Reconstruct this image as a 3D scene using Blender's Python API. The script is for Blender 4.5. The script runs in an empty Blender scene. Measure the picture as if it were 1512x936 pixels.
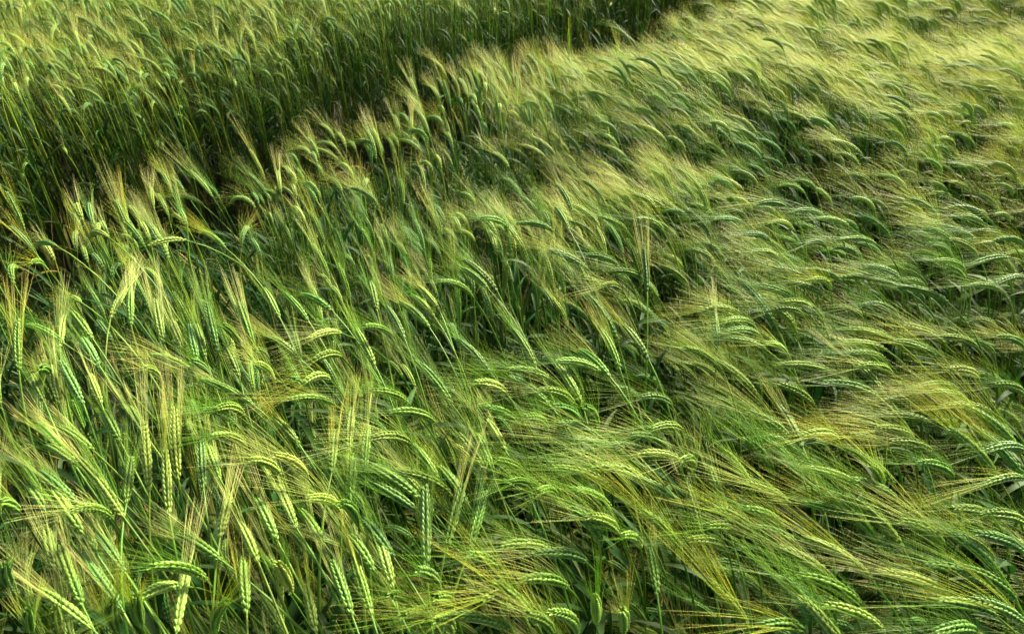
import bpy, math, random
import numpy as np
from mathutils import Vector, Matrix

random.seed(7)
rng = np.random.default_rng(11)
R = math.radians
sc = bpy.context.scene
COL = sc.collection

# ------------------------------------------------------------------ camera, world, sun, exposure
CAM_H = 1.55
PITCH = R(36.0)                      # looking down over the crop
cam_d = bpy.data.cameras.new('camera')
cam = bpy.data.objects.new('camera', cam_d)
COL.objects.link(cam)
cam.location = (0, 0, CAM_H)
cam.rotation_euler = (R(90) - PITCH, 0, 0)
cam_d.lens = 23.9
cam_d.sensor_width = 36
cam_d.clip_start = 0.02
cam_d.clip_end = 600
cam_d.dof.use_dof = True
cam_d.dof.focus_distance = 1.15
cam_d.dof.aperture_fstop = 13.0
sc.camera = cam

SUN_AZ, SUN_EL = R(48), R(36)       # azimuth from +Y towards +X
w = bpy.data.worlds.new('World')
sc.world = w
w.use_nodes = True
nt = w.node_tree
sky = nt.nodes.new('ShaderNodeTexSky')
sky.sky_type = 'NISHITA'
sky.sun_disc = False
sky.sun_elevation = SUN_EL
sky.sun_rotation = SUN_AZ
sky.air_density = 0.7
sky.dust_density = 5.0
sky.ozone_density = 0.4
nt.links.new(sky.outputs[0], nt.nodes['Background'].inputs[0])
nt.nodes['Background'].inputs[1].default_value = 0.075

sd = bpy.data.lights.new('sun', 'SUN')
sun = bpy.data.objects.new('sun', sd)
COL.objects.link(sun)
sd.energy = 3.9
sd.angle = R(12.0)
sd.color = (1.0, 0.92, 0.72)
sdir = Vector((math.sin(SUN_AZ) * math.cos(SUN_EL), math.cos(SUN_AZ) * math.cos(SUN_EL), math.sin(SUN_EL)))
sun.rotation_euler = (-sdir).to_track_quat('-Z', 'Y').to_euler()
sun.location = sdir * 20

sc.view_settings.view_transform = 'Standard'
sc.view_settings.look = 'None'
sc.view_settings.exposure = 1.88
sc.view_settings.gamma = 1
sc.render.engine = 'CYCLES'
sc.cycles.max_bounces = 6
sc.cycles.diffuse_bounces = 3
sc.cycles.glossy_bounces = 2
sc.cycles.transmission_bounces = 4
sc.cycles.use_denoising = True
sc.cycles.use_adaptive_sampling = True
sc.cycles.adaptive_threshold = 0.03

# ------------------------------------------------------------------ materials
def plant_mat(name, ramp, translucent=0.3, rough=0.5, spec=0.35, vary=0.25, hue=0.025, noise=None):
    """ramp: colours along the vertex attribute 't'; every plant differs a little in tone."""
    m = bpy.data.materials.new(name)
    m.use_nodes = True
    t = m.node_tree
    N, L = t.nodes, t.links
    N.clear()
    out = N.new('ShaderNodeOutputMaterial')
    at = N.new('ShaderNodeAttribute'); at.attribute_name = 't'
    cr = N.new('ShaderNodeValToRGB')
    e = cr.color_ramp.elements
    while len(e) > 1: e.remove(e[-1])
    for i, (p, c) in enumerate(ramp):
        el = e[0] if i == 0 else e.new(p)
        el.position = p; el.color = (c[0] * .95, c[1], c[2] * .8, 1)
    L.new(at.outputs['Fac'], cr.inputs[0])
    oi = N.new('ShaderNodeObjectInfo')
    hs = N.new('ShaderNodeHueSaturation')
    mh = N.new('ShaderNodeMapRange'); mh.inputs[3].default_value = 0.5 - hue; mh.inputs[4].default_value = 0.5 + hue
    mv = N.new('ShaderNodeMapRange'); mv.inputs[3].default_value = 1 - vary; mv.inputs[4].default_value = 1 + vary
    fr = N.new('ShaderNodeMath'); fr.operation = 'MULTIPLY'; fr.inputs[1].default_value = 7.31
    fx = N.new('ShaderNodeMath'); fx.operation = 'FRACT'
    L.new(oi.outputs['Random'], mh.inputs[0])
    L.new(oi.outputs['Random'], fr.inputs[0]); L.new(fr.outputs[0], fx.inputs[0]); L.new(fx.outputs[0], mv.inputs[0])
    L.new(mh.outputs[0], hs.inputs['Hue']); L.new(mv.outputs[0], hs.inputs['Value'])
    L.new(cr.outputs[0], hs.inputs['Color'])
    col = hs.outputs[0]
    if noise:
        tc = N.new('ShaderNodeTexCoord')
        nz = N.new('ShaderNodeTexNoise'); nz.inputs['Scale'].default_value = noise[0]; nz.inputs['Detail'].default_value = 3
        L.new(tc.outputs['Object'], nz.inputs['Vector'])
        mx = N.new('ShaderNodeMix'); mx.data_type = 'RGBA'; mx.blend_type = 'MULTIPLY'
        mr = N.new('ShaderNodeMapRange'); mr.inputs[1].default_value = .3; mr.inputs[2].default_value = .7
        mr.inputs[3].default_value = 1 - noise[1]; mr.inputs[4].default_value = 1 + noise[1]
        L.new(nz.outputs['Fac'], mr.inputs[0])
        mx.inputs[0].default_value = 1
        L.new(col, mx.inputs[6]); L.new(mr.outputs[0], mx.inputs[7])
        col = mx.outputs[2]
    p = N.new('ShaderNodeBsdfPrincipled')
    p.inputs['Roughness'].default_value = rough
    p.inputs['Specular IOR Level'].default_value = spec
    L.new(col, p.inputs['Base Color'])
    tr = N.new('ShaderNodeBsdfTranslucent')
    g = N.new('ShaderNodeMix'); g.data_type = 'RGBA'; g.blend_type = 'MULTIPLY'; g.inputs[0].default_value = 1
    g.inputs[7].default_value = (1.1, 1.2, .6, 1)
    L.new(col, g.inputs[6]); L.new(g.outputs[2], tr.inputs['Color'])
    ms = N.new('ShaderNodeMixShader'); ms.inputs[0].default_value = translucent
    L.new(p.outputs[0], ms.inputs[1]); L.new(tr.outputs[0], ms.inputs[2])
    L.new(ms.outputs[0], out.inputs[0])
    return m

STEM = plant_mat('stem_green', [(0, (.06, .07, .015)), (.3, (.035, .08, .008)), (.75, (.05, .12, .010)), (1, (.15, .27, .03))], .2, .45, .4)  # darkened below the top: shade between the plants put into the stem colour
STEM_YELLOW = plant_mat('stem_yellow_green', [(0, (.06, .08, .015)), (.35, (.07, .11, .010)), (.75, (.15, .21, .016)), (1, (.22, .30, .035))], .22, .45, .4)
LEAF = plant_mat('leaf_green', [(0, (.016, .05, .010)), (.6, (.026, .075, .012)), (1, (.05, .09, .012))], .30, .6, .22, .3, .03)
LEAF_DRY = plant_mat('leaf_dry', [(0, (.10, .14, .03)), (.5, (.25, .20, .06)), (1, (.33, .22, .09))], .4, .6, .2)
EARS = {
    'green': plant_mat('ear_green', [(0, (.12, .23, .03)), (.55, (.195, .33, .055)), (1, (.28, .41, .11))], .22, .42, .4, .18, .02, (260, .12)),
    'bluish': plant_mat('ear_bluish_green', [(0, (.10, .21, .045)), (.55, (.16, .30, .08)), (1, (.24, .39, .14))], .22, .42, .4, .18, .015, (260, .12)),
    'pale': plant_mat('ear_pale_green', [(0, (.21, .33, .05)), (.55, (.32, .44, .09)), (1, (.45, .54, .18))], .22, .45, .4, .12, .02, (260, .10)),
}
AWNS = {
    'green': plant_mat('awn_green', [(0, (.15, .33, .03)), (.5, (.22, .39, .04)), (1, (.35, .44, .07))], .4, .38, .5, .2, .02),
    'golden': plant_mat('awn_golden', [(0, (.30, .44, .04)), (.4, (.52, .55, .07)), (1, (.68, .60, .13))], .42, .38, .5, .15, .02),
    'pale': plant_mat('awn_pale', [(0, (.34, .45, .11)), (.5, (.65, .64, .26)), (1, (.84, .75, .42))], .48, .38, .5, .15, .015),
}

# ------------------------------------------------------------------ mesh helpers (numpy)
class Geo:
    """Collects triangles/quads with a per-vertex value t."""
    def __init__(s): s.v = []; s.f = []; s.t = []; s.m = []; s.n = 0
    def add(s, v, f, t, m=0):
        s.v.append(v); s.t.append(t)
        s.f.append(np.asarray(f) + s.n); s.m.append(np.full(len(f), m)); s.n += len(v)
    def mesh(s, name, mats):
        me = bpy.data.meshes.new(name)
        v = np.concatenate(s.v)
        quads = [f for f in s.f]
        loops = np.concatenate([f.ravel() for f in quads]).astype(np.int32)
        sizes = np.concatenate([np.full(len(f), f.shape[1]) for f in quads]).astype(np.int32)
        starts = np.concatenate([[0], np.cumsum(sizes)[:-1]]).astype(np.int32)
        me.vertices.add(len(v)); me.vertices.foreach_set('co', v.astype(np.float32).ravel())
        me.loops.add(len(loops)); me.loops.foreach_set('vertex_index', loops)
        me.polygons.add(len(sizes)); me.polygons.foreach_set('loop_start', starts)
        me.polygons.foreach_set('material_index', np.concatenate(s.m).astype(np.int32))
        me.polygons.foreach_set('use_smooth', np.ones(len(sizes), dtype=bool))
        a = me.attributes.new('t', 'FLOAT', 'POINT'); a.data.foreach_set('value', np.concatenate(s.t).astype(np.float32))
        for m in mats: me.materials.append(m)
        me.update(); me.validate()
        return me

def nrm(a): return a / np.maximum(np.linalg.norm(a, axis=-1, keepdims=True), 1e-9)

def tube(path, rad, tt, sides=5):
    n = len(path)
    T = nrm(np.gradient(path, axis=0))
    B = nrm(np.cross(T, np.tile([0, 1.0, 0.02], (n, 1)))); A = np.cross(T, B)
    ang = np.arange(sides) * 2 * math.pi / sides
    v = path[:, None] + rad[:, None, None] * (np.cos(ang)[None, :, None] * A[:, None] + np.sin(ang)[None, :, None] * B[:, None])
    i = np.arange(n - 1)[:, None] * sides; j = np.arange(sides)[None]; k = (j + 1) % sides
    f = np.stack([i + j, i + k, i + sides + k, i + sides + j], -1).reshape(-1, 4)
    return v.reshape(-1, 3), f, np.repeat(tt, sides)

# kernel template: spindle along +X, length 1, width 1 (y), thickness 1 (z)
def spindle(seg=6):
    rings = [(.12, .30), (.36, .5), (.66, .36), (.88, .13)]
    v = [(0, 0, 0)]; t = [0]
    for x, r in rings:
        for k in range(seg):
            a = 2 * math.pi * k / seg
            v.append((x, r * math.cos(a), r * math.sin(a))); t.append(x)
    v.append((1, 0, 0)); t.append(1)
    f = []
    for k in range(seg): f.append((0, 1 + (k + 1) % seg, 1 + k, 0))
    for q in range(3):
        for k in range(seg):
            a = 1 + q * seg + k; b = 1 + q * seg + (k + 1) % seg
            f.append((a, b, b + seg, a + seg))
    e = len(v) - 1; o = 1 + 3 * seg
    tri = [(o + k, o + (k + 1) % seg, e) for k in range(seg)] + [(0, 1 + (k + 1) % seg, 1 + k) for k in range(seg)]
    return np.array(v, float), np.array(f[seg:]), np.array(tri), np.array(t)
SPV, SPQ, SPT, SPt = spindle()

def arc(p0, th0, th1, L, n, ease=1.0):
    """planar curve in XZ from p0, elevation angle going th0 -> th1 over the length L"""
    s = np.linspace(0, 1, n); th = th0 + (th1 - th0) * s ** ease
    mid = (th[1:] + th[:-1]) / 2; d = L / (n - 1)
    x = np.concatenate([[0], np.cumsum(np.cos(mid) * d)]); z = np.concatenate([[0], np.cumsum(np.sin(mid) * d)])
    return np.stack([p0[0] + x, np.full(n, p0[1]), p0[2] + z], -1), th

def gen_plant(r, z_neck, th0, th1, L, th_base=R(80), twist=0., awn_len=.13, awn_spread=1., leaf_n=3, bend=.22, lite=False, fat=1., erect=False, silky=1.):
    """A barley plant in its own frame: root at the origin, leaning and nodding to +X.
    returns dict part -> Geo, and the neck point"""
    # stem downward from the neck
    th_mid = min(th0 + R(22), th_base)
    n1, n2 = 7, 8
    # neck part (from neck down) then the long straight part
    up1, _ = arc((0, 0, 0), th0, th_mid + (th_base - th_mid) * .5, bend, n1, .8)
    pts = [-p for p in up1]
    z1 = z_neck + pts[-1][2]
    nn = n2; th_a = th_mid + (th_base - th_mid) * .5
    x, z = pts[-1][0], z1
    wob = r.uniform(-1, 1) * R(3)
    low = []
    for i in range(nn):
        s = (i + .5) / nn
        th = th_a + (th_base - th_a) * s ** .6 + wob * math.sin(s * 6)
        dz = z1 / nn
        x -= dz / math.tan(th); z -= dz
        low.append((x, 0, z))
    up = [(p[0], 0, z_neck + p[2]) for p in pts]
    path = np.array(low[::-1] + up[::-1], float)
    root = path[0].copy(); path -= root
    neck = path[-1].copy()
    side = np.linspace(0, 1, len(path)); path[:, 1] += np.sin(side * math.pi) * r.uniform(-.02, .02)
    n = len(path); h = path[:, 2] / max(neck[2], .01)
    rad = np.interp(np.linspace(0, 1, n), [0, .6, .9, 1], [.0023, .0020, .0014, .0012])
    G = {}
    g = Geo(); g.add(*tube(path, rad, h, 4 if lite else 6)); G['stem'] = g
    # nodes of the stem
    # ---------------- ear
    ns = int(round(L / .0035))
    rp, th = arc(neck, th0, th1, L, ns + 1)
    rp = rp[:-1]; th = th[:-1]
    T = np.stack([np.cos(th), 0 * th, np.sin(th)], -1)
    S0 = np.tile([0, 1.0, 0], (ns, 1)); F0 = np.cross(T, S0)
    c, s_ = math.cos(twist), math.sin(twist)
    S = c * S0 + s_ * F0; F = -s_ * S0 + c * F0
    i = np.arange(ns); u = i / (ns - 1)
    sg = np.where(i % 2 == 0, 1.0, -1.0)[:, None]
    env = np.interp(u, [0, .1, .35, .7, 1], [.50, .78, 1, .93, .60])[:, None] * fat
    g = Geo()
    rachis = tube(rp, .0027 * env[:, 0], np.full(ns, .3), 5); g.add(*rachis)
    awn_o, awn_d, awn_l = [], [], []
    specs = [(0, .9, 1.0, 1.0), (1, 1.05, .92, .9), (-1, 1.05, .92, .9)]
    for kf, lw, ll, _ in specs:
        O = nrm(sg * S * (math.cos(R(56)) if kf else 1) + kf * F * (math.sin(R(56)) if kf else 0) + .0)
        jit = r.normal(0, .025, (ns, 3))
        a = R(17) if kf == 0 else R(15)
        D = nrm(T * math.cos(a) + O * math.sin(a) + jit)
        start = rp + O * .0022 * env
        ln = .0118 * ll * env * r.uniform(.93, 1.07, (ns, 1))
        wd = .0043 * lw * env; tk = .0036 * lw * env
        W = nrm(np.cross(O, D)); H = np.cross(D, W)
        v = start[:, None] + SPV[None, :, 0:1] * (D * ln)[:, None] + SPV[None, :, 1:2] * (W * wd)[:, None] + SPV[None, :, 2:3] * (H * tk)[:, None]
        # bulge outward
        v += (np.sin(SPV[None, :, 0:1] * math.pi) * (O * .0009 * env)[:, None])
        nv = len(SPV); off = (np.arange(ns) * nv)[:, None, None]
        tv = np.tile(SPt, ns)
        vv = v.reshape(-1, 3)
        g.add(vv, (SPQ[None] + off).reshape(-1, 4), tv)
        g.f.append(np.asarray((SPT[None] + off).reshape(-1, 3)) + g.n - len(vv)); g.m.append(np.zeros(len(SPT) * ns))
        keep = r.random(ns) < silky * ((.85 if lite else .92) if kf == 0 else (.10 if lite else .16))
        awn_o.append((start + D * ln * .93)[keep]); awn_d.append(nrm(T + O * .11 * awn_spread + r.normal(0, .022 * awn_spread, (ns, 3)))[keep])
        awn_l.append((awn_len * (1.0 - .12 * u) * r.uniform(.8, 1.12, ns))[keep])
    G['ear'] = g
    # ---------------- awns: long tapering bristles running on in the ear's direction
    o = np.concatenate(awn_o); d = np.concatenate(awn_d); l = np.concatenate(awn_l); na = len(o)
    Tt = T[-1] + np.array([0, 0, .05])
    seg = 5 if not lite else 4
    drift = nrm(Tt)[None] * r.uniform(.15, .5, (na, 1)) + r.normal(0, .035 * awn_spread, (na, 3))
    q = np.linspace(0, 1, seg + 1)
    P = o[:, None] + l[:, None, None] * (q[None, :, None] * d[:, None] + (q ** 2)[None, :, None] * .5 * drift[:, None])
    scl = 1 / (1 + .3 * .5); P = o[:, None] + (P - o[:, None]) * scl
    TT = nrm(np.gradient(P, axis=1))
    rv = nrm(r.normal(0, 1, (na, 3)))
    Wd = nrm(np.cross(TT, rv[:, None])); Hd = np.cross(TT, Wd)
    wid = np.interp(q, [0, .15, .6, 1], [.00026, .00020, .00015, .00005])[None, :, None]
    g = Geo()
    # three-sided bristle
    ring = [P + Wd * wid, P + (-.5 * Wd + .866 * Hd) * wid, P + (-.5 * Wd - .866 * Hd) * wid]
    V = np.stack(ring, 2).reshape(-1, 3)            # awn, seg, side
    b = (np.arange(na) * (seg + 1) * 3)[:, None, None] + (np.arange(seg) * 3)[None, :, None]
    j = np.arange(3)[None, None]; k = (j + 1) % 3
    f = np.stack([b + j, b + k, b + 3 + k, b + 3 + j], -1).reshape(-1, 4)
    g.add(V, f, np.tile(np.repeat(q, 3), na))
    G['awns'] = g
    # ---------------- leaves
    G['leaf'] = []
    hs = [.80, .58, .40, .24, .68][:leaf_n]
    for q_i, hh in enumerate(hs):
        hh = hh + r.uniform(-.05, .05)
        p0 = np.array([np.interp(hh, h, path[:, k]) for k in range(3)])
        az = r.normal(0, .75) if q_i < 1 else r.uniform(-2.6, 2.6)
        Ll = r.uniform(.13, .22) if q_i else r.uniform(.09, .17)
        wl = r.uniform(.0045, .0075) * (.8 if q_i == 0 else 1)
        e0, e1 = R(r.uniform(55, 78)), R(r.uniform(-55, 25))
        if erect: e0, e1, wl = R(r.uniform(76, 88)), R(r.uniform(45, 84)), wl * .6
        m = 9
        ap, _ = arc((0, 0, 0), e0, e1, Ll, m, 1.2)
        ca, sa = math.cos(az), math.sin(az)
        tw = r.uniform(-1.1, 1.1)
        sN = np.linspace(0, 1, m)
        wdt = wl * np.interp(sN, [0, .12, .4, .75, 1], [.45, .85, 1, .7, .03])
        Y = np.stack([-sa * np.cos(tw * sN), ca * np.cos(tw * sN), np.sin(tw * sN)], -1)
        C = np.stack([ap[:, 0] * ca, ap[:, 0] * sa, ap[:, 2]], -1) + p0
        upv = np.cross(nrm(np.gradient(C, axis=0)), Y)
        A = C + Y * wdt[:, None] + upv * wdt[:, None] * .25; B = C - Y * wdt[:, None] + upv * wdt[:, None] * .25
        V = np.stack([A, C, B], 1).reshape(-1, 3)
        i0 = np.arange(m - 1) * 3
        f = np.concatenate([np.stack([i0, i0 + 1, i0 + 4, i0 + 3], -1), np.stack([i0 + 1, i0 + 2, i0 + 5, i0 + 4], -1)])
        g = Geo(); g.add(V, f, np.repeat(sN, 3)); G['leaf'].append(g)
    G['neck'] = neck; G['root'] = root
    G['tip'] = rp[-1]
    return G

def prop(o, **k):
    for a, b in k.items(): o[a] = b

# ------------------------------------------------------------------ ground
def ground():
    me = bpy.data.meshes.new('ground')
    n = 61; s = np.linspace(-1, 1, n); s = np.sign(s) * np.abs(s) ** 3 * 250
    X, Y = np.meshgrid(s, s)
    Z = .012 * np.sin(X * 3.1) * np.cos(Y * 2.3) - .01
    v = np.stack([X, Y + 3, Z], -1).reshape(-1, 3)
    i = (np.arange(n - 1)[:, None] * n + np.arange(n - 1)[None]).ravel()
    f = np.stack([i, i + 1, i + n + 1, i + n], -1)
    me.from_pydata(v.tolist(), [], f.tolist()); me.update()
    m = bpy.data.materials.new('field_soil'); m.use_nodes = True
    t = m.node_tree; p = t.nodes['Principled BSDF']
    nz = t.nodes.new('ShaderNodeTexNoise'); nz.inputs['Scale'].default_value = 14; nz.inputs['Detail'].default_value = 8
    tc = t.nodes.new('ShaderNodeTexCoord'); t.links.new(tc.outputs['Object'], nz.inputs['Vector'])
    cr = t.nodes.new('ShaderNodeValToRGB')
    cr.color_ramp.elements[0].position = .35; cr.color_ramp.elements[0].color = (.012, .012, .006, 1)
    cr.color_ramp.elements[1].position = .7; cr.color_ramp.elements[1].color = (.028, .026, .013, 1)
    t.links.new(nz.outputs['Fac'], cr.inputs[0]); t.links.new(cr.outputs[0], p.inputs['Base Color'])
    p.inputs['Roughness'].default_value = .95
    bp = t.nodes.new('ShaderNodeBump'); bp.inputs['Strength'].default_value = .6; bp.inputs['Distance'].default_value = .02
    t.links.new(nz.outputs['Fac'], bp.inputs['Height']); t.links.new(bp.outputs[0], p.inputs['Normal'])
    me.materials.append(m)
    o = bpy.data.objects.new('ground', me); COL.objects.link(o)
    o['kind'] = 'structure'
ground()

# ------------------------------------------------------------------ smooth random fields that shape the crop
def vnoise(x, y, seed, scale):
    x = np.asarray(x, float) / scale; y = np.asarray(y, float) / scale
    xi = np.floor(x).astype(int); yi = np.floor(y).astype(int); fx = x - xi; fy = y - yi
    fx = fx * fx * (3 - 2 * fx); fy = fy * fy * (3 - 2 * fy)
    def hsh(a, b):
        h = (a * 374761393 + b * 668265263 + seed * 1442695041) & 0xffffffff
        h = ((h ^ (h >> 13)) * 1274126177) & 0xffffffff
        return ((h ^ (h >> 16)) & 0xffff) / 65535.
    return (hsh(xi, yi) * (1 - fx) + hsh(xi + 1, yi) * fx) * (1 - fy) + (hsh(xi, yi + 1) * (1 - fx) + hsh(xi + 1, yi + 1) * fx) * fy

F_PX = 23.9 / 36 * 1512
def project(p):
    x, y, z = p[..., 0], p[..., 1], p[..., 2] - CAM_H
    cp, sp = math.cos(PITCH), math.sin(PITCH)
    d = y * cp - z * sp; v = y * sp + z * cp
    d = np.where(np.abs(d) < 1e-4, 1e-4, d)
    return 756 + F_PX * x / d, 468 - F_PX * v / d, d
def ray(u, v):
    x = (u - 756) / F_PX; yc = (468 - v) / F_PX
    cp, sp = math.cos(PITCH), math.sin(PITCH)
    return np.array([x, cp + yc * sp, -sp + yc * cp])

# zone: tramlines run along y = x + c
C_A, C_B0, C_B1, C_C0, C_C1, C_D0 = 1.87, 2.12, 2.70, 3.74, 5.2, 5.9
def band(x, y, nx=None, ny=None):
    """0 near crop, 1 middle strip, 2 back strip, 3 beyond, -1 wheel track (nothing grows)"""
    w_ = (vnoise(x, y, 5, .35) - .5) * .12
    c = y - x + w_
    b = np.full(np.shape(c), -1, dtype=int)
    cn = c if nx is None else np.maximum(c, ny - nx + w_)
    b[(cn < C_A + .18) & (c < C_A)] = 0
    b[(c > C_B0) & (cn < C_B1 + .02)] = 1
    b[(c > C_A - .1) & (c <= C_B0) & (vnoise(x, y, 6, .05) > .62)] = 1
    b[(c > C_C0) & (c < C_C1)] = 2
    b[c > C_D0] = 3
    return b

# ------------------------------------------------------------------ the big mass of the crop: one object, instancing a few dozen plant shapes
protos = []      # (mesh, neck, family, z_neck)
proto_col = bpy.data.collections.new('plant_shapes')      # not linked to the scene: only source shapes
FAM = {'flat': (58, -12, .25), 'mid': (68, 22, .2), 'up': (80, 58, .18), 'hook': (62, -48, .13), 'stand': (78, 20, .10), 'standhook': (66, -45, .09)}
pi = 0
for fam, (a0, a1, bend) in FAM.items():
    for k in range(7):
        r = np.random.default_rng(100 + pi)
        th0 = R(a0 + r.uniform(-14, 10)); th1 = R(a1 + r.uniform(-16, 24))
        z = {'hook': .76, 'up': .84, 'stand': .86, 'standhook': .84}.get(fam, .82)
        G = gen_plant(r, z, th0, th1, r.uniform(.066, .102) * (.85 if 'hook' in fam else 1), th_base=R(r.uniform(85, 89) if 'stand' in fam else r.uniform(78, 86)), twist=r.uniform(0, math.pi),
                      awn_len=r.uniform(.10, .135) * (.8 if 'hook' in fam else 1), awn_spread=r.uniform(.8, 1.3), erect='stand' in fam and k % 3 != 0, leaf_n=5, bend=bend, lite=True, fat=1.08, silky=2.2 if (k >= 4 and fam in ('flat', 'mid')) else 1.)
        for tone in ('green', 'golden', 'pale'):
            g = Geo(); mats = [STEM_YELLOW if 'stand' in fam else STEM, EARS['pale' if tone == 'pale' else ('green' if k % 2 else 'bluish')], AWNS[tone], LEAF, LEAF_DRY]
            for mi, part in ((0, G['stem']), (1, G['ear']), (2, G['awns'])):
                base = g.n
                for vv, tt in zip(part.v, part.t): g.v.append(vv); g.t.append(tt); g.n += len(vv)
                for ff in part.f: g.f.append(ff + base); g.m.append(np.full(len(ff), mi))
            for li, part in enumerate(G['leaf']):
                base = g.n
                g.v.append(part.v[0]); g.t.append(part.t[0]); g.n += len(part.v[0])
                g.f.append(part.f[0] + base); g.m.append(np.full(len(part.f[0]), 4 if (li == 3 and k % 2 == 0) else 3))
            me = g.mesh('plant_shape', mats)
            o = bpy.data.objects.new('plant_shape_%03d' % pi, me)
            proto_col.objects.link(o)
            protos.append((G['neck'], fam, tone)); pi += 1
tuft0 = pi
for k in range(8):
    r = np.random.default_rng(900 + k); g = Geo()
    for q in range(7):
        az = r.uniform(0, 2 * math.pi); m = 9; Ll = r.uniform(.30, .58)
        ap, _ = arc((r.uniform(0, .012), 0, 0), R(r.uniform(74, 88)), R(r.uniform(-20, 60)), Ll, m, 2.2)
        ca, sa = math.cos(az), math.sin(az); tw = r.uniform(-1.3, 1.3); sN = np.linspace(0, 1, m)
        wd = r.uniform(.004, .0072) * np.interp(sN, [0, .15, .5, .8, 1], [.5, .85, 1, .65, .03])
        Y = np.stack([-sa * np.cos(tw * sN), ca * np.cos(tw * sN), np.sin(tw * sN) * .6], -1)
        C = np.stack([ap[:, 0] * ca, ap[:, 0] * sa, ap[:, 2]], -1)
        upv = np.cross(nrm(np.gradient(C, axis=0)), Y)
        V = np.stack([C + (Y + upv * .25) * wd[:, None], C, C + (-Y + upv * .25) * wd[:, None]], 1).reshape(-1, 3)
        i0 = np.arange(m - 1) * 3
        f = np.concatenate([np.stack([i0, i0 + 1, i0 + 4, i0 + 3], -1), np.stack([i0 + 1, i0 + 2, i0 + 5, i0 + 4], -1)])
        g.add(V, f, np.repeat(sN, 3), 1 if (q == 6 and k % 3 == 0) else 0)
    me = g.mesh('leaf_tuft', [LEAF, LEAF_DRY])
    o = bpy.data.objects.new('plant_shape_%03d' % pi, me); proto_col.objects.link(o)
    protos.append((np.array([0, 0, .5]), 'tuft', 'green')); pi += 1
fam_idx = {f: [i for i, p in enumerate(protos) if p[1] == f] for f in FAM}
tone_of = np.array([{'green': 0, 'golden': 1, 'pale': 2}[p[2]] for p in protos])
necks = np.array([p[0] for p in protos])

def wind_az(x, y):
    """direction the ears are blown to, radians from +X"""
    n1 = vnoise(x, y, 21, .55) - .5; n2 = vnoise(x, y, 22, .2) - .5
    side = np.clip((x + .35 - .15 * y) / .9, 0, 1)
    return np.radians(132 + 33 * side + 46 * n1 + 22 * n2)

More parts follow.
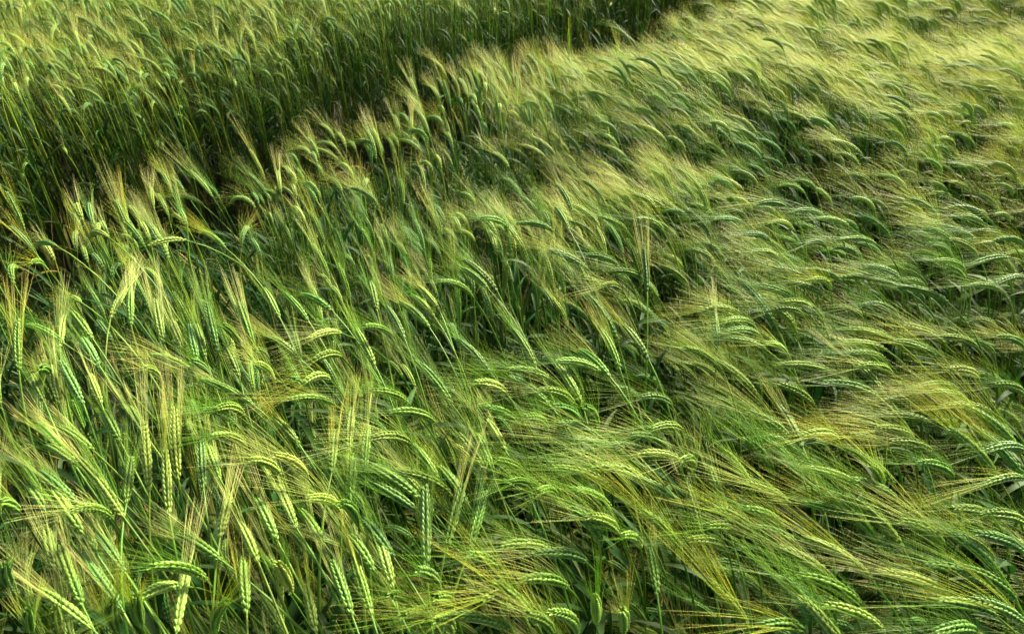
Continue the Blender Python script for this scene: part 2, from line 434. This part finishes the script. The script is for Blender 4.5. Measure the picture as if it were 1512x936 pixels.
def scatter():
    Y1 = 8.5
    N = 105000
    y = rng.uniform(-.55, Y1, N); hw = .80 * np.maximum(y, 0) + 1.55
    x = rng.uniform(-1, 1, N) * (.80 * Y1 + 1.55)
    keep = np.abs(x) < hw
    x, y = x[keep], y[keep]
    # rows of the drill: slight banding at right angles to nothing in particular
    dens = np.clip(.55 + .9 * (vnoise(x, y, 31, .25) - .2), .35, 1)
    dens *= 1
    dens *= np.where(y > 3.5, .8, np.where((y < 2.0) & (y - x < C_A), .70 + .16 * np.clip(x / .6, 0, 1), 1))
    k = rng.random(len(x)) < dens; x, y = x[k], y[k]
    az0 = wind_az(x, y); b = band(x, y, x + .26 * np.cos(az0), y + .26 * np.sin(az0)); k = b >= 0; x, y, b = x[k], y[k], b[k]
    n = len(x)
    side = np.clip((x + .2) / .9, 0, 1)
    p_flat = np.where(b == 0, .25 + .65 * side, np.where(b == 1, .25, .1))
    p_mid = np.where(b == 0, .60 - .5 * side, np.where(b == 1, .3, .18))
    p_hook = np.where(b == 0, .08 * (y > 1.5), np.where(b == 1, .3, .40))
    rv = rng.random(n)
    fam = np.where(rv < p_flat, 0, np.where(rv < p_flat + p_mid, 1, np.where(rv < p_flat + p_mid + p_hook, 3, 2)))
    fam = np.where((b == 2) | (b == 3), np.where(rng.random(n) < .55, 5, 4), fam)
    mid_up = (b == 1) & (rng.random(n) < .5); fam = np.where(mid_up, np.where(rng.random(n) < .6, 5, 4), fam)
    tone_n = vnoise(x, y, 41, .3)
    pg = np.where(tone_n > .66, .28, .04) + .18 * (b > 0)
    pp = .22 + .2 * (vnoise(x, y, 42, .4) > .6) + .75 * np.clip((y - 1.1) / 1.4, 0, 1) * (b == 0)  # more pale plants with distance: sunlit glow of the far crop put into colour
    pg = np.where(b >= 2, .42, pg); pp = np.where(b >= 2, .33, np.where(b == 1, .5, pp))
    rt = rng.random(n); tone = np.where(rt < pg, 1, np.where(rt < pg + pp, 2, 0))
    kk = rng.integers(0, 7, n)
    silk = (b == 0) & (y > 1.7) & (rng.random(n) < .85); kk = np.where(silk, 4 + kk % 3, kk)
    kk = np.where((b == 0) & (y < 1.5), kk % 4, kk)
    idx = fam * 21 + kk * 3 + tone
    az = wind_az(x, y) + rng.normal(0, .20, n) + np.where(b >= 2, rng.normal(0, .5, n), 0) + np.where(b == 1, rng.normal(0, .25, n), 0) + np.where(fam == 2, rng.normal(0, .3, n), 0)
    xr = x * .94 + y * .34; yr = -x * .34 + y * .94
    hz = .80 + .18 * (vnoise(xr / 2.2, yr, 51, .36) - .5) + .06 * (vnoise(x, y, 52, .16) - .5)
    hz += np.where(b == 0, -.0, np.where(b == 2, .03, 0)) - .10 * np.clip((1.9 - y) / .5, 0, 1) * (b == 0)
    # a share of shorter tillers fills the crop below the ears
    hz = np.where(b == 1, .76 + .4 * (hz - .80), hz)
    short = rng.random(n) < np.where((b == 0) & (y < 1.8), .42, np.where(b >= 2, .30, .25))
    hz = np.where(short, hz * np.where(b >= 1, rng.uniform(.62, .95, n), rng.uniform(.5, .86, n)), hz * np.clip(rng.normal(1, np.where(b >= 2, .07, .03), n), .8, 1.08))
    s = hz / necks[idx][:, 2]
    # stand the ear where it was drawn in the crop mass, the root up-wind of it
    rot = az
    pos = np.stack([x, y, np.zeros(n)], -1)
    # nothing that would poke into the camera
    nx = x + np.cos(az) * necks[idx][:, 0] * s; ny = y + np.sin(az) * necks[idx][:, 0] * s
    ok = ~((np.hypot(nx, ny) < .22) & (hz > 1.1))
    # near crop: necks a touch lower where single plants are set by hand
    pos, rot, s, idx = pos[ok], rot[ok], s[ok], idx[ok]
    # leafy side shoots at the foot of the crop
    m = 42000
    y = rng.uniform(-.6, 6.5, m); x = rng.uniform(-1, 1, m) * (.8 * 6.5 + 1.55)
    c = y - x
    k = (np.abs(x) < .8 * np.maximum(y, 0) + 1.55) & (c < C_C0)
    x, y = x[k], y[k]; m = len(x)
    return (np.vstack([pos, np.stack([x, y, np.zeros(m)], -1)]), np.concatenate([rot, rng.uniform(0, 6.28, m)]),
            np.concatenate([s, np.where(y - x < C_A, rng.uniform(.7, 1.25, m), rng.uniform(.3, .62, m))]), np.concatenate([idx, tuft0 + rng.integers(0, 8, m)]))

pos, rot, scl, idx = scatter()
print('crop plants:', len(pos))
me = bpy.data.meshes.new('barley_crop')
me.vertices.add(len(pos)); me.vertices.foreach_set('co', pos.astype(np.float32).ravel())
a = me.attributes.new('rot', 'FLOAT_VECTOR', 'POINT')
e = np.zeros((len(pos), 3), np.float32); e[:, 2] = rot; e[:, 0] = rng.normal(0, .05, len(pos)); e[:, 1] = rng.normal(0, .05, len(pos))
a.data.foreach_set('vector', e.ravel())
a = me.attributes.new('scl', 'FLOAT', 'POINT'); a.data.foreach_set('value', scl.astype(np.float32))
a = me.attributes.new('idx', 'INT', 'POINT'); a.data.foreach_set('value', idx.astype(np.int32))
me.update()
crop = bpy.data.objects.new('barley_crop', me); COL.objects.link(crop)
prop(crop, kind='stuff', label='dense green bearded barley crop rippling in the wind behind and under the nearest ears', category='barley')
ng = bpy.data.node_groups.new('crop', 'GeometryNodeTree')
ng.interface.new_socket('Geometry', in_out='INPUT', socket_type='NodeSocketGeometry')
ng.interface.new_socket('Geometry', in_out='OUTPUT', socket_type='NodeSocketGeometry')
gi = ng.nodes.new('NodeGroupInput'); go = ng.nodes.new('NodeGroupOutput')
iop = ng.nodes.new('GeometryNodeInstanceOnPoints')
ci = ng.nodes.new('GeometryNodeCollectionInfo'); ci.inputs['Collection'].default_value = proto_col
ci.inputs['Separate Children'].default_value = True; ci.inputs['Reset Children'].default_value = True
def named(nm, ty):
    q = ng.nodes.new('GeometryNodeInputNamedAttribute'); q.data_type = ty; q.inputs[0].default_value = nm; return q.outputs[0]
ng.links.new(gi.outputs[0], iop.inputs['Points'])
ng.links.new(ci.outputs[0], iop.inputs['Instance'])
iop.inputs['Pick Instance'].default_value = True
ng.links.new(named('idx', 'INT'), iop.inputs['Instance Index'])
e2r = ng.nodes.new('FunctionNodeEulerToRotation'); ng.links.new(named('rot', 'FLOAT_VECTOR'), e2r.inputs[0])
ng.links.new(e2r.outputs[0], iop.inputs['Rotation'])
ng.links.new(named('scl', 'FLOAT'), iop.inputs['Scale'])
ng.links.new(iop.outputs[0], go.inputs[0])
md = crop.modifiers.new('crop', 'NODES'); md.node_group = ng

# ------------------------------------------------------------------ the plants that show largest, one by one
# ears read off the place: neck end and awn end of each ear (in tiles of the view), optional tone
T1 = (0, 600, 2.786); T2 = (504, 600, 2.786); T3 = (1008, 600, 2.786); T4 = (0, 300, 3); T5 = (504, 300, 3); T6 = (1008, 300, 3)
RAW = [
(T1, '''320 400 170 270;465 465 290 430;460 370 320 210;615 350 595 70 p;520 400 540 210;695 440 680 180;838 340 825 130;905 300 850 150;
215 455 120 320;80 430 0 395;225 670 190 490;340 520 220 350;970 75 830 15;1005 40 890 10;1015 170 870 125;1155 285 1030 220 p;1230 155 1130 50;
1140 550 1060 385 p;1405 440 1270 375 p;905 540 945 370 p;915 635 730 530;850 715 620 660;740 735 545 800;725 930 775 650;380 915 165 755 p;
500 830 370 650;340 820 280 660;240 930 225 830;890 930 935 800;1015 850 1000 620 g;1165 930 1080 790;1300 930 1260 740;490 935 465 800 g;
330 250 190 160;265 180 155 75;1265 290 1130 200 p;1200 760 1140 640;1300 640 1200 520;1330 560 1240 430;495 145 430 20;65 770 20 650'''),
(T2, '''390 70 200 25;95 280 110 80 g;325 380 120 240;325 440 120 310 b;455 370 240 270;400 300 295 160;285 155 120 130;520 400 410 250;425 600 500 320;
350 670 345 330 b;70 485 0 390;605 285 480 110;630 300 560 120;675 180 600 60;735 95 600 5;850 100 750 45;780 355 700 310;760 290 640 220;980 60 870 0 b;
1050 105 1000 0;1050 130 900 70 b;1165 200 940 140;1110 335 870 250;1110 425 960 340;1240 300 1030 255;1404 420 1200 290;1404 230 1180 205 p;1355 185 1190 120;
1065 575 950 420 b;1140 520 1020 450;1230 580 1160 530;1010 640 800 605;805 900 640 720;655 710 535 600;215 750 160 560;125 860 50 620;140 680 30 530;
700 920 440 860;970 935 870 840;1160 935 1155 830;720 810 590 790;1400 610 1240 430 g;460 930 390 880;1300 780 1270 590;360 915 260 840;1404 110 1270 95'''),
(T3, '''535 250 330 110;490 290 320 130;495 170 400 0;370 290 260 130;295 370 180 190;440 405 260 310;190 510 110 250;300 540 130 420;245 535 100 490;
45 260 0 220 p;1020 65 740 50;950 135 800 90;1025 185 850 145;845 175 700 120;640 140 490 120 g;870 320 660 170;885 390 700 300;905 580 690 370;730 490 490 395;
775 710 500 540;730 810 480 695;600 930 410 700;270 930 110 720 g;500 930 330 900;1310 690 1050 500;1370 800 1150 660;1260 740 1000 650;1404 890 1190 790;
1290 860 1040 800;1070 575 900 470;1404 300 1230 325;1275 25 1060 0;1404 180 1230 185;1404 480 1240 440;1404 600 1210 520;1200 935 1040 925;1110 290 980 230;
1404 290 1190 80 g;810 350 770 240;440 130 270 20'''),
(T4, '''85 750 80 520 g;290 625 120 540;265 640 285 500 p;250 190 165 190;480 150 405 145 p;195 275 145 262;825 165 660 190;1000 200 900 130;840 730 650 680 p;
580 540 580 380;490 510 560 380 p;965 660 915 440 b;875 700 840 540 b;910 680 870 540;1125 640 1060 440;1055 615 990 540;1330 690 1180 590;1475 480 1330 405;
1365 520 1260 400;1240 510 1170 380;1190 700 1130 650;1060 770 1000 640;1215 790 1140 710;725 620 690 430 p;820 660 760 520 p;710 775 640 730 p;930 770 850 700;
1130 900 890 780;1512 575 1370 600;1512 680 1390 695;1460 780 1350 790;1480 890 1280 870;1350 850 1300 780;410 600 320 480;440 720 370 600;360 440 310 440;
370 890 270 700 b;265 890 230 720 p;200 890 140 760;450 890 400 760 p;235 770 180 730'''),
(T5, '''390 550 260 440;410 500 310 410;435 475 340 370 p;280 600 200 460;160 480 130 350;660 750 510 600 b;650 380 530 290;690 390 540 250;580 410 430 345;
230 590 100 545;150 720 70 560;300 890 130 830;735 850 590 795;920 890 740 770;1030 890 880 825;930 780 730 735;1150 750 950 700;1190 770 1050 650;
1235 740 1150 560;1220 600 1080 400;1355 390 1340 200;1340 340 1180 305;1230 280 1090 230;1090 290 920 210;1430 130 1310 70;1270 130 1150 60;940 125 780 90;
740 110 600 70;1010 120 950 20;1360 690 1250 540 g;1460 890 1320 860;490 890 330 700;1070 900 960 720;860 720 760 560;1235 380 1160 365'''),
(T6, '''265 90 140 70;460 20 330 5;625 55 470 45;735 100 580 70;540 230 440 150;635 195 540 180;385 165 260 140 b;425 245 300 220;855 180 690 165;700 345 540 295;
570 360 400 290;655 385 570 340;630 415 480 350;570 465 430 440;510 440 310 365;530 495 390 475;260 495 80 475;320 550 180 525;350 600 190 570;370 650 180 600;
460 670 370 620;665 750 410 720;870 860 620 795;960 330 800 280;960 370 700 330;1175 440 960 370;1305 230 1190 160;1300 160 1100 95 p;1330 50 1150 30;
1335 95 1180 65;1445 165 1290 125;1512 190 1380 165;1445 240 1260 280;1250 300 1120 255;1210 200 1090 110;1250 370 1170 280;1510 330 1380 360;1410 390 1270 365;
915 490 800 450;1160 620 980 540;1305 640 1150 590;955 620 660 570;905 655 660 630;905 700 720 670;925 755 790 720;1120 680 940 610;900 850 720 670;
1310 775 1170 735;1115 870 870 885;1255 870 1080 840;1220 830 1030 820;1512 640 1400 590;330 850 160 700;150 720 10 640 g;580 890 430 800;1512 850 1370 805;
155 650 140 480;400 520 250 340'''),
]
heroes = []
for (ox, oy, s), txt in RAW:
    for rec in txt.replace('\n', '').split(';'):
        q = rec.split()
        if len(q) < 4: continue
        x0, y0, x1, y1 = map(float, q[:4])
        heroes.append((ox + x0 / s, oy + y0 / s, ox + x1 / s, oy + y1 / s, q[4] if len(q) > 4 else ''))

def solve(u0, v0, u1, v1):
    """find neck point and tip point in space for an ear of natural length"""
    r0, r1 = ray(u0, v0), ray(u1, v1)
    best = None
    for z0 in np.linspace(.76, .94, 10):
        P = r0 * ((z0 - CAM_H) / r0[2]) + np.array([0, 0, CAM_H])
        C = np.array([0, 0, CAM_H])
        for L in np.linspace(.066, .112, 9):
            # |C + t r1 - P| = L
            a = r1 @ r1; w_ = C - P; b = 2 * (w_ @ r1); c = w_ @ w_ - L * L
            D = b * b - 4 * a * c
            if D < 0: continue
            for sg in (-1, 1):
                t = (-b + sg * math.sqrt(D)) / (2 * a)
                Q = C + t * r1; ch = Q - P
                el = math.degrees(math.asin(ch[2] / L))
                cost = max(0, -4 - el) * .09 + max(0, el - 62) * .08 + abs(el - 22) * .012 + abs(L - .085) * 26 + abs(z0 - .86) * 7 + (3 if ch[1] < -.05 else 0)
                if best is None or cost < best[0]: best = (cost, P, Q, L, el)
    return best

have = np.array([[(h[0] + h[2]) / 2, (h[1] + h[3]) / 2] for h in heroes])
base = len(heroes)
tries = 0
while len(heroes) < 300 and tries < 8000:      # more of the nearest ears, posed like their neighbours
    tries += 1
    c = np.array([random.uniform(10, 1500), random.uniform(620, 930)])
    d = np.hypot(*(have - c).T)
    if d.min() < 30: continue
    h = heroes[int(np.argmin(d[:base]))]
    dx, dy = (h[2] - h[0]) / 2 * random.uniform(.85, 1.1), (h[3] - h[1]) / 2 * random.uniform(.85, 1.1)
    heroes.append((c[0] - dx, c[1] - dy, c[0] + dx, c[1] + dy, h[4])); have = np.vstack([have, c])
def tone_name(i, code, r):
    if code == 'g': return 'golden', 'green'
    if code == 'p': return 'pale', 'pale'
    if code == 'b': return 'green', 'bluish'
    return r.choice(['green', 'green', 'green', 'green', 'pale', 'pale', 'golden']), r.choice(['green', 'green', 'green', 'bluish', 'pale'])

records = []
skipped = 0
for i, (u0, v0, u1, v1, code) in enumerate(heroes[:300]):
    r = np.random.default_rng(1000 + i)
    b = solve(u0, v0, u1, v1)
    if b is None: skipped += 1; continue
    _, P, Q, L, el = b
    ch = Q - P; az = math.atan2(ch[1], ch[0])
    horiz = abs(u1 - u0) / (abs(u1 - u0) + abs(v1 - v0))
    k = R(12 + 34 * horiz + r.uniform(-9, 14))
    th0 = R(el) + k / 2; th1 = R(el) - k / 2
    th0 = min(th0, R(84))
    Lr = L * (1 + k * k / 24)
    awn, ear = tone_name(i, code, r)
    lean = R(r.uniform(74, 86))
    G = gen_plant(r, P[2], th0, th1, Lr, th_base=max(lean, min(th0 + R(2), R(88))), twist=r.uniform(0, math.pi), awn_len=r.uniform(.10, .14), awn_spread=r.uniform(.7, 1.15),
                  leaf_n=3, bend=r.uniform(.14, .24), fat=r.uniform(.98, 1.14))
    nk = G['neck']
    root = np.array([P[0] - nk[0] * math.cos(az), P[1] - nk[0] * math.sin(az), 0])
    if math.hypot(root[0], root[1]) < .02: root[0] += .03
    e = bpy.data.objects.new('barley_plant', None); COL.objects.link(e)
    e.location = root; e.rotation_euler = (0, 0, az); e.empty_display_size = .05
    def part(nm, g, mat, parent):
        o = bpy.data.objects.new(nm, g.mesh(nm, [mat])); COL.objects.link(o); o.parent = parent; return o
    part('stem', G['stem'], STEM, e)
    eo = part('ear', G['ear'], EARS[ear], e)
    part('awns', G['awns'], AWNS[awn], eo)
    for li, lg in enumerate(G['leaf']):
        part('leaf', lg, LEAF_DRY if (li == 2 and r.random() < .3) else LEAF, e)
    records.append(dict(o=e, u=(u0 + u1) / 2, v=(v0 + v1) / 2, du=u1 - u0, dv=v0 - v1, awn=awn, ear=ear, curve=math.degrees(k), el=el))
print('single plants:', len(records), 'skipped', skipped)

# labels: what each ear looks like, and where among its like it stands
ORD = ['leftmost', 'second from left', 'third from left', 'fourth from left', 'fifth from left', 'sixth from left', 'seventh from left']
def cell(u, v):
    row = 'at the bottom edge' if v > 820 else 'lower quarter' if v > 700 else 'below mid height' if v > 560 else 'at mid height' if v > 440 else 'above mid height'
    colm = ['far left', 'left', 'left of centre', 'centre', 'right of centre', 'right', 'far right'][min(6, int(u // 216))]
    return row, colm
def look(q):
    a = math.degrees(math.atan2(q['dv'], -q['du']))      # 0 = points left, 90 = points up
    pose = 'flat' if a < 14 else 'arched' if a < 32 else 'slanting' if a < 58 else 'steep' if a < 78 else 'upright'
    if a < -3: pose = 'nodding'
    return pose
groups = {}
for q in records:
    row, colm = cell(q['u'], q['v'])
    q['key'] = (look(q), q['ear'], q['awn'], row, colm)
    groups.setdefault(q['key'], []).append(q)
for key, qs in groups.items():
    qs.sort(key=lambda q: q['u'])
    pose, ear, awn, row, colm = key
    ec = {'green': 'green', 'bluish': 'bluish-green', 'pale': 'pale'}[ear]
    aw = {'green': 'green', 'golden': 'golden', 'pale': 'pale'}[awn]
    for n, q in enumerate(qs):
        lab = '%s %s barley ear with %s awns, %s, %s' % (pose, ec, aw, colm, row)
        if len(qs) > 1: lab += ', ' + ('rightmost' if n == len(qs) - 1 else ORD[n])
        prop(q['o'], label=lab, category='barley plant', group='bearded barley plants bent by the wind')
